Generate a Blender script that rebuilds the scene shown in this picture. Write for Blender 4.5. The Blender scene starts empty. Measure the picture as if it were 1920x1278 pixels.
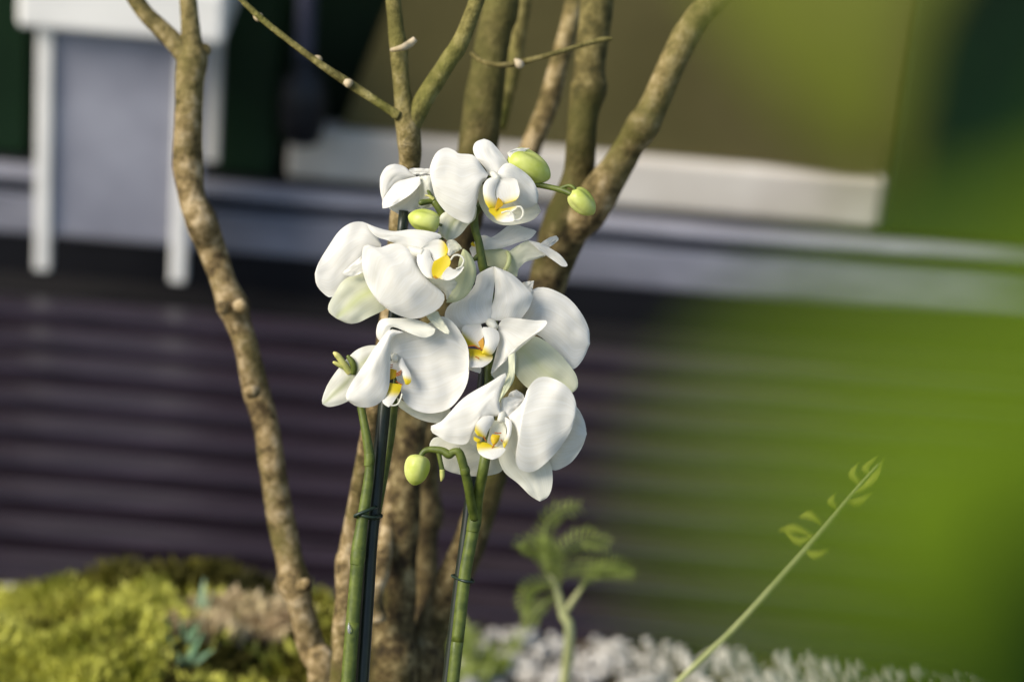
import bpy, bmesh, math, random
from mathutils import Vector, Matrix, noise
random.seed(7)
R = math.radians
SC = bpy.context.scene
COL = SC.collection

# ------------------------------------------------------------------ camera
FPX = 5600.0                        # focal length in photograph pixels (105 mm on 36 mm)
PITCH, ROLL = R(25.0), R(5.0)
CAM = Vector((0, 0, 1.41))
FOCUS = 1.69
fwd = Vector((0, math.cos(PITCH), -math.sin(PITCH)))
r0 = Vector((1, 0, 0)); u0 = Vector((0, math.sin(PITCH), math.cos(PITCH)))
cr = r0 * math.cos(ROLL) + u0 * math.sin(ROLL)
cu = -r0 * math.sin(ROLL) + u0 * math.cos(ROLL)
cd = bpy.data.cameras.new('camera'); cam = bpy.data.objects.new('camera', cd); COL.objects.link(cam)
M = Matrix((cr, cu, -fwd)).transposed().to_4x4(); M.translation = CAM
cam.matrix_world = M
cd.lens = 105; cd.sensor_width = 36; cd.clip_start = 0.02; cd.clip_end = 500
cd.dof.use_dof = True; cd.dof.focus_distance = FOCUS; cd.dof.aperture_fstop = 4.9
SC.camera = cam

# ------------------------------------------------------------------ world, sun, exposure
SUN_DIR = Vector((-0.94, -0.42, 0.80)).normalized()      # towards the sun
w = bpy.data.worlds.new('World'); SC.world = w; w.use_nodes = True
nt = w.node_tree; bg = nt.nodes['Background']
sky = nt.nodes.new('ShaderNodeTexSky'); sky.sky_type = 'NISHITA'; sky.sun_disc = False
sky.sun_elevation = math.asin(SUN_DIR.z); sky.sun_rotation = math.atan2(SUN_DIR.x, SUN_DIR.y)
nt.links.new(sky.outputs[0], bg.inputs[0]); bg.inputs[1].default_value = 0.11
sl = bpy.data.lights.new('sun', 'SUN'); sl.energy = 3.1; sl.angle = R(32); sl.color = (1, 0.93, 0.83)
so = bpy.data.objects.new('sun', sl); COL.objects.link(so)
so.rotation_euler = SUN_DIR.to_track_quat('Z', 'Y').to_euler(); so.location = (-3, -2, 5)
SC.view_settings.view_transform = 'Standard'; SC.view_settings.look = 'None'
SC.view_settings.gamma = 1; SC.view_settings.exposure = 0.92
SC.cycles.use_denoising = True
SC.cycles.max_bounces = 8; SC.cycles.transmission_bounces = 6

# ------------------------------------------------------------------ pixel helpers
def ray(px, py): return fwd + cr * ((px - 960) / FPX) - cu * ((py - 639) / FPX)
def P(px, py, z): return CAM + ray(px, py) * z
def onZ(px, py, Z):
    d = ray(px, py); return CAM + d * ((Z - CAM.z) / d.z)
def onY(px, py, Y):
    d = ray(px, py); return CAM + d * (Y / d.y)
PX = FOCUS / FPX
def D(px, py, dz=0): return P(px, py, FOCUS - dz * PX)      # a point near the focus plane, dz pixels nearer

# ------------------------------------------------------------------ materials
def mat(name):
    m = bpy.data.materials.new(name); m.use_nodes = True
    t = m.node_tree; return m, t, t.nodes['Principled BSDF'], t.nodes['Material Output']
def N(t, typ, **kw):
    n = t.nodes.new(typ)
    for k, v in kw.items(): setattr(n, k, v)
    return n
def ramp(t, fac, stops):
    r = N(t, 'ShaderNodeValToRGB'); e = r.color_ramp.elements
    while len(e) < len(stops): e.new(0.5)
    for i, (p, c) in enumerate(stops): e[i].position = p; e[i].color = (*c, 1)
    t.links.new(fac, r.inputs[0]); return r.outputs[0]
def noise_tex(t, scale, detail=4, rough=0.55, coord='Object', stretch=None):
    tc = N(t, 'ShaderNodeTexCoord'); n = N(t, 'ShaderNodeTexNoise')
    n.inputs['Scale'].default_value = scale; n.inputs['Detail'].default_value = detail; n.inputs['Roughness'].default_value = rough
    if stretch:
        mp = N(t, 'ShaderNodeMapping'); mp.inputs['Scale'].default_value = stretch
        t.links.new(tc.outputs[coord], mp.inputs[0]); t.links.new(mp.outputs[0], n.inputs['Vector'])
    else: t.links.new(tc.outputs[coord], n.inputs['Vector'])
    return n.outputs['Fac']
def bump(t, b, h, strength, dist):
    n = N(t, 'ShaderNodeBump'); n.inputs['Strength'].default_value = strength; n.inputs['Distance'].default_value = dist
    t.links.new(h, n.inputs['Height']); t.links.new(n.outputs[0], b.inputs['Normal']); return n.outputs[0]
def simple(name, stops, scale=20, rough=0.6, bmp=0.2, dist=0.002, detail=4, stretch=None, spec=0.3):
    m, t, b, o = mat(name); f = noise_tex(t, scale, detail, stretch=stretch)
    t.links.new(ramp(t, f, stops), b.inputs['Base Color'])
    b.inputs['Roughness'].default_value = rough; b.inputs['Specular IOR Level'].default_value = spec
    if bmp: bump(t, b, f, bmp, dist)
    return m
def translucent_mix(t, b, o, colsock, fac, nrm=None):
    tr = N(t, 'ShaderNodeBsdfTranslucent'); t.links.new(colsock, tr.inputs[0])
    if nrm: t.links.new(nrm, tr.inputs['Normal'])
    mx = N(t, 'ShaderNodeMixShader'); mx.inputs[0].default_value = fac
    t.links.new(b.outputs[0], mx.inputs[1]); t.links.new(tr.outputs[0], mx.inputs[2]); t.links.new(mx.outputs[0], o.inputs[0])
def mixc(t, fac, a, b):
    n = N(t, 'ShaderNodeMix', data_type='RGBA')
    if isinstance(fac, float): n.inputs[0].default_value = fac
    else: t.links.new(fac, n.inputs[0])
    for i, v in ((6, a), (7, b)):
        if isinstance(v, tuple): n.inputs[i].default_value = (*v, 1)
        else: t.links.new(v, n.inputs[i])
    return n.outputs[2]

def petal_material():
    m, t, b, o = mat('orchid_petal')
    at = N(t, 'ShaderNodeAttribute', attribute_name='tint'); ay = N(t, 'ShaderNodeAttribute', attribute_name='yel'); ao = N(t, 'ShaderNodeAttribute', attribute_name='red')
    uv = N(t, 'ShaderNodeUVMap', uv_map='UVMap')
    mp = N(t, 'ShaderNodeMapping'); mp.inputs['Scale'].default_value = (2.5, 34, 1); t.links.new(uv.outputs[0], mp.inputs[0])
    vn = N(t, 'ShaderNodeTexNoise'); vn.inputs['Scale'].default_value = 1.0; vn.inputs['Detail'].default_value = 3; vn.inputs['Distortion'].default_value = 0.4
    t.links.new(mp.outputs[0], vn.inputs['Vector'])
    veined = ramp(t, vn.outputs['Fac'], [(0.3, (0.80, 0.775, 0.69)), (0.7, (0.88, 0.865, 0.81))])
    c1 = mixc(t, at.outputs['Fac'], veined, (0.56, 0.60, 0.20))
    c2 = mixc(t, ay.outputs['Fac'], c1, (0.74, 0.60, 0.02))
    c3 = mixc(t, ao.outputs['Fac'], c2, (0.55, 0.17, 0.02))
    t.links.new(c3, b.inputs['Base Color'])
    b.inputs['Roughness'].default_value = 0.42; b.inputs['Specular IOR Level'].default_value = 0.28
    b.inputs['Sheen Weight'].default_value = 0.06
    big = noise_tex(t, 60, 3)
    ad = N(t, 'ShaderNodeMath', operation='ADD'); t.links.new(vn.outputs['Fac'], ad.inputs[0]); t.links.new(big, ad.inputs[1])
    nr = bump(t, b, ad.outputs[0], 0.12, 0.0008)
    translucent_mix(t, b, o, c3, 0.5, nr); return m
def leaf_material(name, c1, c2, fac=0.4, scale=30, rough=0.4, spec=0.3):
    m, t, b, o = mat(name); f = noise_tex(t, scale, 3)
    c = ramp(t, f, [(0.35, c1), (0.65, c2)]); t.links.new(c, b.inputs['Base Color'])
    b.inputs['Roughness'].default_value = rough; b.inputs['Specular IOR Level'].default_value = spec; nr = bump(t, b, f, 0.2, 0.001)
    translucent_mix(t, b, o, c, fac, nr); return m
def bark_material(name, pale, mid, dark, moss, mossy):
    m, t, b, o = mat(name)
    f = noise_tex(t, 85, 8, 0.72); g = noise_tex(t, 14, 4, 0.6); k = noise_tex(t, 240, 4, 0.6)
    c = ramp(t, f, [(0.40, dark), (0.52, mid), (0.68, pale)])
    ms = ramp(t, g, [(0.62 - mossy * 0.4, (0, 0, 0)), (0.82 - mossy * 0.4, (1, 1, 1))])
    c = mixc(t, ms, c, moss)
    ge = N(t, 'ShaderNodeNewGeometry'); sx = N(t, 'ShaderNodeSeparateXYZ'); t.links.new(ge.outputs['Position'], sx.inputs[0])
    mr = N(t, 'ShaderNodeMapRange'); mr.inputs[1].default_value = .66; mr.inputs[2].default_value = .84; mr.inputs[4].default_value = .62; t.links.new(sx.outputs[2], mr.inputs[0])
    ag = mixc(t, f, (0.015, 0.013, 0.002), (0.30, 0.265, 0.07))
    c = mixc(t, mr.outputs[0], c, ag); t.links.new(c, b.inputs['Base Color'])
    b.inputs['Roughness'].default_value = 0.8; b.inputs['Specular IOR Level'].default_value = 0.2
    a = N(t, 'ShaderNodeMath', operation='ADD'); t.links.new(f, a.inputs[0]); t.links.new(k, a.inputs[1])
    bump(t, b, a.outputs[0], 0.6, 0.004); return m

MAT = {}
MAT['petal'] = petal_material()
MAT['bud'] = leaf_material('orchid_bud', (0.46, 0.52, 0.08), (0.64, 0.67, 0.22), 0.28, 70, 0.35)
MAT['stem'] = simple('orchid_stem', [(0.3, (0.042, 0.060, 0.008)), (0.7, (0.115, 0.14, 0.022))], 160, 0.45, 0.3, 0.0006)
MAT['tip'] = simple('orchid_tip', [(0.3, (0.22, 0.28, 0.05)), (0.7, (0.5, 0.45, 0.15))], 120, 0.45, 0.2, 0.0005)
MAT['stake'] = simple('dark_stake', [(0.3, (0.008, 0.011, 0.007)), (0.7, (0.02, 0.026, 0.014))], 90, 0.35, 0.1, 0.0005)
MAT['tie'] = simple('tie_wire', [(0.3, (0.012, 0.022, 0.014)), (0.7, (0.02, 0.035, 0.02))], 90, 0.4, 0)
MAT['bark'] = bark_material('bark_pale', (0.50, 0.39, 0.23), (0.22, 0.155, 0.065), (0.055, 0.036, 0.013), (0.085, 0.075, 0.014), 0.34)
MAT['bark_green'] = bark_material('bark_green', (0.42, 0.34, 0.16), (0.20, 0.16, 0.05), (0.06, 0.045, 0.012), (0.10, 0.11, 0.012), 0.3)
MAT['bark_dark'] = bark_material('bark_dark', (0.30, 0.235, 0.11), (0.10, 0.07, 0.025), (0.022, 0.014, 0.005), (0.05, 0.045, 0.008), 0.4)
MAT['bud_node'] = simple('twig_node', [(0.3, (0.26, 0.2, 0.10)), (0.7, (0.55, 0.45, 0.30))], 80, 0.7, 0.2)
MAT['deck'] = simple('deck_board', [(0.25, (0.005, 0.0033, 0.005)), (0.75, (0.036, 0.025, 0.035))], 7, 0.30, 0.3, 0.002, 6, (1, 8, 8), 0.5)
MAT['under'] = simple('deck_underlay', [(0.3, (0.002, 0.0017, 0.002)), (0.7, (0.005, 0.004, 0.004))], 10, 0.8, 0)
MAT['soil'] = simple('soil', [(0.3, (0.03, 0.022, 0.012)), (0.7, (0.10, 0.075, 0.045))], 40, 0.9, 0.6, 0.01, 6)
MAT['ground'] = simple('ground', [(0.3, (0.05, 0.05, 0.03)), (0.7, (0.10, 0.10, 0.06))], 4, 0.9, 0.4, 0.01, 6)
MAT['white_paint'] = simple('weathered_white', [(0.3, (0.62, 0.60, 0.55)), (0.7, (0.80, 0.77, 0.70))], 9, 0.5, 0.1, 0.002)
MAT['stone_step'] = simple('step_stone', [(0.3, (0.11, 0.11, 0.13)), (0.7, (0.27, 0.27, 0.305))], 6, 0.4, 0.2, 0.002, 5, (1, 3, 3))
MAT['cream'] = simple('cream_board', [(0.3, (0.40, 0.35, 0.28)), (0.7, (0.62, 0.57, 0.49))], 5, 0.5, 0.1, 0.001)
MAT['olive'] = simple('shaded_olive_panel', [(0.3, (0.060, 0.050, 0.014)), (0.7, (0.098, 0.082, 0.028))], 4, 0.55, 0.1, 0.002)  # olive tan darkened so the colour carries the house front's shade
MAT['green'] = simple('shaded_green_paint', [(0.3, (0.002, 0.011, 0.003)), (0.7, (0.004, 0.021, 0.005))], 5, 0.45, 0.1, 0.002)  # dark green taken darker, standing in for shade from the eaves
MAT['black'] = simple('black_paint_and_shade', [(0.3, (0.004, 0.004, 0.005)), (0.7, (0.008, 0.008, 0.010))], 5, 0.5, 0)  # for black parts, and as painted shade around the step
MAT['grey_panel'] = simple('grey_panel', [(0.3, (0.19, 0.19, 0.22)), (0.7, (0.29, 0.29, 0.325))], 9, 0.5, 0.1, 0.002)
MAT['grey_pipe'] = simple('grey_pipe', [(0.3, (0.035, 0.035, 0.055)), (0.7, (0.06, 0.06, 0.085))], 9, 0.5, 0)
MAT['moss'] = leaf_material('moss_olive', (0.035, 0.032, 0.004), (0.15, 0.135, 0.010), 0.2, 18, 0.8)
MAT['sedum'] = leaf_material('sedum_lime', (0.17, 0.18, 0.010), (0.66, 0.64, 0.12), 0.25, 16, 0.6)
MAT['pinkish'] = leaf_material('sedum_tan', (0.46, 0.33, 0.19), (0.64, 0.54, 0.31), 0.2, 30, 0.7)
MAT['bluegreen'] = leaf_material('blue_green_leaf', (0.10, 0.20, 0.10), (0.26, 0.38, 0.24), 0.3, 30, 0.5)
MAT['fern'] = leaf_material('fern_green', (0.26, 0.32, 0.06), (0.42, 0.48, 0.15), 0.5, 30, 0.5)
MAT['paleStem'] = simple('pale_stem', [(0.3, (0.28, 0.30, 0.11)), (0.7, (0.42, 0.42, 0.2))], 60, 0.6, 0.2)
MAT['gravel'] = simple('white_gravel', [(0.3, (0.22, 0.20, 0.165)), (0.62, (0.55, 0.52, 0.46))], 45, 0.7, 0.3, 0.002)
MAT['lime'] = leaf_material('lime_leaf', (0.22, 0.34, 0.014), (0.31, 0.46, 0.03), 0.5, 8, 0.5, 0.04)
MAT['leafdark'] = leaf_material('dark_leaf', (0.008, 0.022, 0.002), (0.02, 0.045, 0.003), 0.25, 8, 0.5, 0.04)
MAT['leafolive'] = leaf_material('olive_leaf', (0.10, 0.125, 0.015), (0.15, 0.165, 0.03), 0.45, 8, 0.5, 0.04)

# ------------------------------------------------------------------ object helpers
def link(name, me, material, parent=None):
    o = bpy.data.objects.new(name, me); COL.objects.link(o)
    if material is not None: me.materials.append(MAT[material])
    if parent is not None: o.parent = parent
    return o
def tag(o, label=None, cat=None, group=None, kind=None):
    if label: o['label'] = label
    if cat: o['category'] = cat
    if group: o['group'] = group
    if kind: o['kind'] = kind
    return o
def empty(name, loc, label, cat, group=None):
    o = bpy.data.objects.new(name, None); COL.objects.link(o); o.location = loc; o.empty_display_size = .02
    bpy.context.view_layer.update() if False else None
    return tag(o, label, cat, group)
def adopt(o, parent):                                  # parent without moving (parents are only translated)
    o.parent = parent; o.matrix_parent_inverse = Matrix.Translation(-Vector(parent.location)) if parent.type == 'EMPTY' else Matrix.Identity(4)
    return o
def catmull(pts, n):
    """resample a polyline of tuples with n points by arc length along a Catmull-Rom curve"""
    pts = [Vector(p) for p in pts]
    if len(pts) == 2: return [pts[0].lerp(pts[1], i / (n - 1)) for i in range(n)]
    out = []; K = 10
    for i in range(len(pts) - 1):
        p0 = pts[i - 1] if i else pts[0] * 2 - pts[1]
        p1, p2 = pts[i], pts[i + 1]
        p3 = pts[i + 2] if i + 2 < len(pts) else pts[-1] * 2 - pts[-2]
        for k in range(K):
            s = k / K
            out.append(0.5 * ((2 * p1) + (p2 - p0) * s + (2 * p0 - 5 * p1 + 4 * p2 - p3) * s * s + (3 * p1 - p0 - 3 * p2 + p3) * s ** 3))
    out.append(pts[-1])
    L = [0.0]
    for a, b in zip(out, out[1:]): L.append(L[-1] + (b.xyz - a.xyz if len(b) > 3 else b - a).length)
    res = []; j = 0
    for i in range(n):
        d = L[-1] * i / (n - 1)
        while j < len(out) - 2 and L[j + 1] < d: j += 1
        seg = L[j + 1] - L[j]; f = (d - L[j]) / seg if seg > 1e-9 else 0
        res.append(out[j].lerp(out[j + 1], min(1, max(0, f))))
    return res

class MB:                                             # mesh collector
    def __init__(s): s.v = []; s.f = []; s.a = {'tint': [], 'yel': [], 'red': []}; s.uv = []; s.has = False
    def add(s, vs, fs):
        k = len(s.v); s.v += [Vector(v) for v in vs]; s.f += [tuple(i + k for i in f) for f in fs]
        for q in s.a.values(): q += [0.0] * len(vs)
        s.uv += [(0, 0)] * len(vs)
    def build(s, name, material, parent=None, smooth=True, solid=0, bevel=0):
        org = Vector((0, 0, 0))
        me = bpy.data.meshes.new(name); me.from_pydata([tuple(v - org) for v in s.v], [], s.f); me.update()
        if smooth:
            me.polygons.foreach_set('use_smooth', [True] * len(me.polygons))
        if s.has:
            ul = me.uv_layers.new(name='UVMap')
            for lp in me.loops: ul.data[lp.index].uv = s.uv[lp.vertex_index]
            for k, q in s.a.items():
                at = me.attributes.new(k, 'FLOAT', 'POINT'); at.data.foreach_set('value', q)
        o = link(name, me, material)
        if parent is not None: adopt(o, parent)
        if bevel:
            md = o.modifiers.new('bevel', 'BEVEL'); md.width = bevel; md.segments = 2; md.limit_method = 'ANGLE'
        if solid:
            md = o.modifiers.new('thick', 'SOLIDIFY'); md.thickness = solid; md.offset = 0; es = o.modifiers.new('rim', 'EDGE_SPLIT'); es.split_angle = R(50)
        return o
    def box(s, x0, x1, y0, y1, z0, z1):
        s.add([(x, y, z) for z in (z0, z1) for y in (y0, y1) for x in (x0, x1)],
              [(0, 2, 3, 1), (4, 5, 7, 6), (0, 1, 5, 4), (2, 6, 7, 3), (0, 4, 6, 2), (1, 3, 7, 5)])
        return s
    def tube(s, path, n=None, seg=10, rough=0.0, seed=0, caps=True):
        """path: (Vector, radius) list"""
        q = [(*p, r) for p, r in path]
        n = n or max(4, len(path) * 4)
        q = [Vector(x) for x in q]; q = catmull4(q, n)
        vs, fs = [], []; prev = None
        for i, c in enumerate(q):
            p = Vector(c[:3]); a = Vector(q[max(0, i - 1)][:3]); b = Vector(q[min(n - 1, i + 1)][:3])
            d = (b - a).normalized()
            if prev is None: e = d.orthogonal().normalized()
            else: e = (prev - d * prev.dot(d)).normalized()
            prev = e; f = d.cross(e)
            for k in range(seg):
                an = 2 * math.pi * k / seg; r = c[3]
                dirv = e * math.cos(an) + f * math.sin(an)
                if rough:
                    r *= 1 + rough * noise.noise((p + dirv * r * 1.5) * 40 + Vector((seed, 0, 0))) + rough * .5 * noise.noise((p + dirv * r) * 110)
                vs.append(p + dirv * r)
        for i in range(n - 1):
            for k in range(seg):
                k2 = (k + 1) % seg; fs.append((i * seg + k, i * seg + k2, (i + 1) * seg + k2, (i + 1) * seg + k))
        if caps:
            fs.append(tuple(range(seg - 1, -1, -1))); fs.append(tuple((n - 1) * seg + k for k in range(seg)))
        s.add(vs, fs); return s
    def petal(s, g, L, Rr, dz=0, b=0, t=0, bulge=0, tilt=0, tint=(0, 0), mid=0, yel=None, red=0, nu=20, nv=13, ripple=2.8, seed=0, zf=None, back=0):
        """sheet between two edge curves (pixel points, base to tip) with depth b..t, a belly and a twist, in pixels towards the camera"""
        gx, gy, gs = g; zf = zf or D
        A = catmull([(gx + x / gs, gy + y / gs, 0) for x, y in L], nu); B = catmull([(gx + x / gs, gy + y / gs, 0) for x, y in Rr], nu)
        k0 = len(s.v); s.has = True
        for i in range(nu):
            u = i / (nu - 1)
            for j in range(nv):
                v = j / (nv - 1)
                p = A[i].lerp(B[i], v); wd = math.sin(math.pi * min(1, u ** .75 * .98 + .01))
                cross = 0.42 * (1 - (2 * v - 1) ** 2)
                h = dz + b + (t - b) * u + bulge * cross * (0.25 + .75 * wd) + tilt * (v - .5) * (0.3 + .7 * wd) - back * u * u
                h += ripple * (noise.noise(Vector((p.x * .035, p.y * .035, seed + dz))) * 1.6 + (2 * v - 1) ** 2 * noise.noise(Vector((u * 6, v * 2, seed + dz * .37))) * 1.8)
                if ripple > 1.5 and zf is D: h += .9 * math.sin(v * 17 + seed * 2 + 3 * noise.noise(Vector((u * 2, v * 3, seed)))) * math.sin(math.pi * min(1, u * 1.05)) * noise.noise(Vector((u * 3, v * 2, seed + 9))) * 2.2
                s.v.append(zf(p.x, p.y, h)); s.uv.append((u, v))
                tn = tint[0] + (tint[1] - tint[0]) * u + mid * max(0, 1 - abs(2 * v - 1) * 3.0)
                s.a['tint'].append(min(1, max(0, tn)))
                y = 0
                if yel: y = min(1, max(0, (u - yel[0]) / (yel[1] - yel[0])))
                s.a['yel'].append(y * y * (3 - 2 * y)); s.a['red'].append(red)
        for i in range(nu - 1):
            for j in range(nv - 1):
                a = k0 + i * nv + j; s.f.append((a, a + 1, a + nv + 1, a + nv))
        return s
def catmull4(pts, n):
    out = []; K = 8
    if len(pts) == 2: return [pts[0].lerp(pts[1], i / (n - 1)) for i in range(n)]
    for i in range(len(pts) - 1):
        p1, p2 = pts[i], pts[i + 1]
        p0 = pts[i - 1] if i else p1 * 2 - p2
        p3 = pts[i + 2] if i + 2 < len(pts) else p2 * 2 - p1
        for k in range(K):
            q = k / K
            out.append(0.5 * ((2 * p1) + (p2 - p0) * q + (2 * p0 - 5 * p1 + 4 * p2 - p3) * q * q + (3 * p1 - p0 - 3 * p2 + p3) * q ** 3))
    out.append(pts[-1]); m = len(out) - 1
    res = []
    for i in range(n):
        x = m * i / (n - 1); j = min(m - 1, int(x)); res.append(out[j].lerp(out[j + 1], x - j))
    return res
def pxtube(mb, pts, **kw):                              # (px, py, radius px, depth m)
    return mb.tube([(P(x, y, z), r * z / FPX) for x, y, r, z in pts], **kw)
def dtube(mb, pts, **kw):                               # (px, py, radius px, dz px) near the focus plane
    return mb.tube([(D(x, y, dz), r * PX) for x, y, r, dz in pts], **kw)

# ================================================================== the setting
g = MB(); g.add([(-200, -200, -.14), (200, -200, -.14), (200, 200, -.14), (-200, 200, -.14)], [(0, 1, 2, 3)])
tag(g.build('ground', 'ground', smooth=False), 'plain earth under the deck and the beds', kind='structure')

Yedge = onZ(960, 1146, 0).y                             # near edge of the deck
Yrise = onZ(960, 520, 0).y                              # foot of the step
PITCHB, BW = .0705, .040
d = MB(); d.box(-2.2, 2.2, Yedge + .004, Yrise + .02, -.135, -.05)
deck = d.build('deck', 'under', smooth=False); tag(deck, 'dark purple brown timber deck behind the shrubs', kind='structure')
bm_ = MB(); bm_.box(-2.2, 2.2, 0, BW, -.026, 0)
board = None; y = Yedge
nb = 0
while y + BW < Yrise - .10:
    if board is None:
        board = bm_.build('board', 'deck', deck, smooth=False, bevel=.004); o = board
    else:
        o = board.copy(); COL.objects.link(o); o.parent = deck
    o.location = (random.uniform(-.02, .02), y, random.uniform(-.0015, .0015)); y += PITCHB; nb += 1
bm_ = MB(); bm_.box(-2.2, 2.2, Yedge - .016, Yedge - .001, -.11, -.004); bm_.build('fascia_board', 'deck', deck, smooth=False, bevel=.002)

# house front -------------------------------------------------------
step = empty('door_step', (0, Yrise, -.02), 'long grey stone step with an overhanging ledge along the house front', 'step')
def xat(px, py, Y): return onY(px, py, Y).x
def zat(px, py, Y): return onY(px, py, Y).z
zr = zat(1360, 480, Yrise); zl0 = zat(1360, 457, Yrise - .012); zl1 = zat(1360, 440, Yrise - .012)
yl = onZ(1360, 418, zl1).y; Yw = onZ(1360, 402, zl1).y
m_ = MB(); m_.box(-2.4, 2.4, Yrise, Yrise + .3, 0, zr); m_.build('riser', 'stone_step', step, smooth=False, bevel=.004)
m_ = MB(); m_.box(-2.4, 2.4, Yrise + .004, Yrise + .3, -.12, -.0005); m_.build('gap_dark_face', 'black', step, smooth=False)  # black face stands in for the dark of the gap below the step
m_ = MB(); m_.box(-2.4, 2.4, Yrise + .025, Yrise + .3, zr + .0005, zl0 - .0005); m_.build('shadow_recess', 'black', step, smooth=False)  # black fill stands in for the shadow under the ledge
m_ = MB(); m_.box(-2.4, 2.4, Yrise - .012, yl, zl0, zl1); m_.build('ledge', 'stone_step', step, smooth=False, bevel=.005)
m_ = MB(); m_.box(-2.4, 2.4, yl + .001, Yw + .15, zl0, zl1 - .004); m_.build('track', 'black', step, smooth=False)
house = empty('house_front', (0, Yw, .08), 'shaded house front with dark green posts and olive panels above the step', 'house')
m_ = MB(); m_.box(-2.4, 2.4, Yw + .10, Yw + .2, zl1 - .003, 2.4); m_.build('wall', 'green', house, smooth=False)
xa, xb = xat(540, 270, Yw), xat(1655, 380, Yw)
m_ = MB(); m_.box(xa, xb, Yw, Yw + .04, zl1 - .003, zat(1360, 312, Yw)); m_.build('sill_board', 'cream', house, smooth=False, bevel=.006)
m_ = MB()
zb_ = zat(1360, 312, Yw) + .002
pv = [(xat(640, 250, Yw), zb_), (xb - .004, zb_), (xb - .004, 1.9), (xat(760, -60, Yw) + .25, 1.9), (xat(760, -60, Yw), zat(760, -60, Yw))]
m_.add([(x, Yw + .012, z) for x, z in pv] + [(x, Yw + .05, z) for x, z in pv],
       [(0, 1, 2, 3, 4), (9, 8, 7, 6, 5)] + [(i, i + 5, (i + 1) % 5 + 5, (i + 1) % 5) for i in range(5)])
m_.build('panel', 'olive', house, smooth=False)
m_ = MB(); m_.box(xb + .002, xb + .21, Yw - .01, Yw + .06, zl1 - .003, 1.95); m_.build('post', 'green', house, smooth=False, bevel=.004)
m_ = MB(); m_.box(xat(470, 200, Yw) - .035, xat(470, 200, Yw) + .03, Yw, Yw + .05, zl1 - .003, 1.95); m_.build('post', 'green', house, smooth=False, bevel=.004)
m_ = MB(); m_.box(xat(20, 150, Yw) - .06, xat(20, 150, Yw) + .02, Yw, Yw + .05, zl1 - .003, 1.95); m_.build('post', 'green', house, smooth=False, bevel=.004)
m_ = MB(); m_.box(-2.4, 2.4, Yw - .02, Yw + .2, 1.96, 2.06); m_.build('lintel', 'green', house, smooth=False)
pipe = MB(); pz = Yw - .012
pipe.tube([(onY(575, 150, pz), .011), (onY(575, 0, pz), .011), (Vector((onY(575, 0, pz).x, pz, 1.95)), .011)], n=12, seg=12)
tag(pipe.build('drain_pipe', 'grey_pipe'), 'slim grey pipe on the dark wall above a black pot', 'pipe')
# black lantern-like pot below the pipe
pot = MB(); c = onY(565, 262, Yw - .03); pr = [(.0, .0), (.022, .0), (.026, .02), (.028, .05), (.024, .075), (.014, .085), (.010, .10)]
seg = 16; vs = [(c.x + r * math.cos(2 * math.pi * k / seg), c.y + r * math.sin(2 * math.pi * k / seg), c.z + h) for r, h in pr for k in range(seg)]
fs = [(i * seg + k, i * seg + (k + 1) % seg, (i + 1) * seg + (k + 1) % seg, (i + 1) * seg + k) for i in range(len(pr) - 1) for k in range(seg)]
fs.append(tuple((len(pr) - 1) * seg + k for k in range(seg)))
pot.add(vs, fs); tag(pot.build('lantern', 'black'), 'small black lantern shape against the dark green wall', 'lantern')

# white stand on the deck --------------------------------------------
f1 = onZ(78, 508, 0); f2 = onZ(332, 530, 0); Yl = (f1.y + f2.y) / 2
stand = empty('garden_stand', (f1.x, Yl, 0), 'white legged stand with a grey panel at the far left of the deck', 'stand')
topz = zat(200, 55, Yl)
for fx in (f1.x, f2.x):
    m_ = MB(); m_.box(fx - .0085, fx + .0085, Yl, Yl + .018, 0, topz); m_.build('leg', 'white_paint', stand, smooth=False, bevel=.002)
xr = xat(398, 250, Yl + .15)
for fx in (f1.x + .01, xr):
    m_ = MB(); m_.box(fx - .008, fx + .008, Yl + .15, Yl + .168, .09, topz); m_.build('leg', 'white_paint', stand, smooth=False, bevel=.002)
m_ = MB(); m_.box(f1.x + .009, xat(380, 300, Yl + .01), Yl + .008, Yl + .016, zat(200, 448, Yl), topz - .006); m_.build('panel', 'grey_panel', stand, smooth=False)
m_ = MB(); m_.box(xat(38, 30, Yl), xat(425, 40, Yl), Yl - .02, Yl + .19, topz, topz + .06); m_.build('top', 'white_paint', stand, smooth=False, bevel=.006)

# planting bed ---------------------------------------------------------
def bed_h(x, y):
    crest = 2.07 - .10 * max(0, min(1, (-.30 - x) / .25)) + .06 * noise.noise(Vector((x * 3, 1, 0)))
    edge = 1 / (1 + math.exp((x + .02) * 26))            # 1 on the left
    back = 1 / (1 + math.exp((y - crest - .12) * 34))
    near = 1 / (1 + math.exp((y - 1.72) * 22))
    h = -.015 + .205 * max(edge * back, near)
    h -= .045 * max(0, min(1, (-.30 - x) / .2)) * edge * back
    h += .03 * edge * back * noise.noise(Vector((x * 9, y * 9, 3))) + .012 * noise.noise(Vector((x * 22, y * 22, 8)))
    if y > Yedge - .06: h = min(h, -.012)
    return h
nx, ny = 130, 80; X0, X1, Y0, Y1 = -1.6, 1.6, .1, Yedge - .018
bed = MB()
bed.add([(X0 + (X1 - X0) * i / nx, Y0 + (Y1 - Y0) * j / ny, bed_h(X0 + (X1 - X0) * i / nx, Y0 + (Y1 - Y0) * j / ny)) for j in range(ny + 1) for i in range(nx + 1)],
        [(j * (nx + 1) + i, j * (nx + 1) + i + 1, (j + 1) * (nx + 1) + i + 1, (j + 1) * (nx + 1) + i) for j in range(ny) for i in range(nx)])
tag(bed.build('planting_bed', 'soil'), 'raised earth bed in front of the deck', kind='structure')

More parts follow.
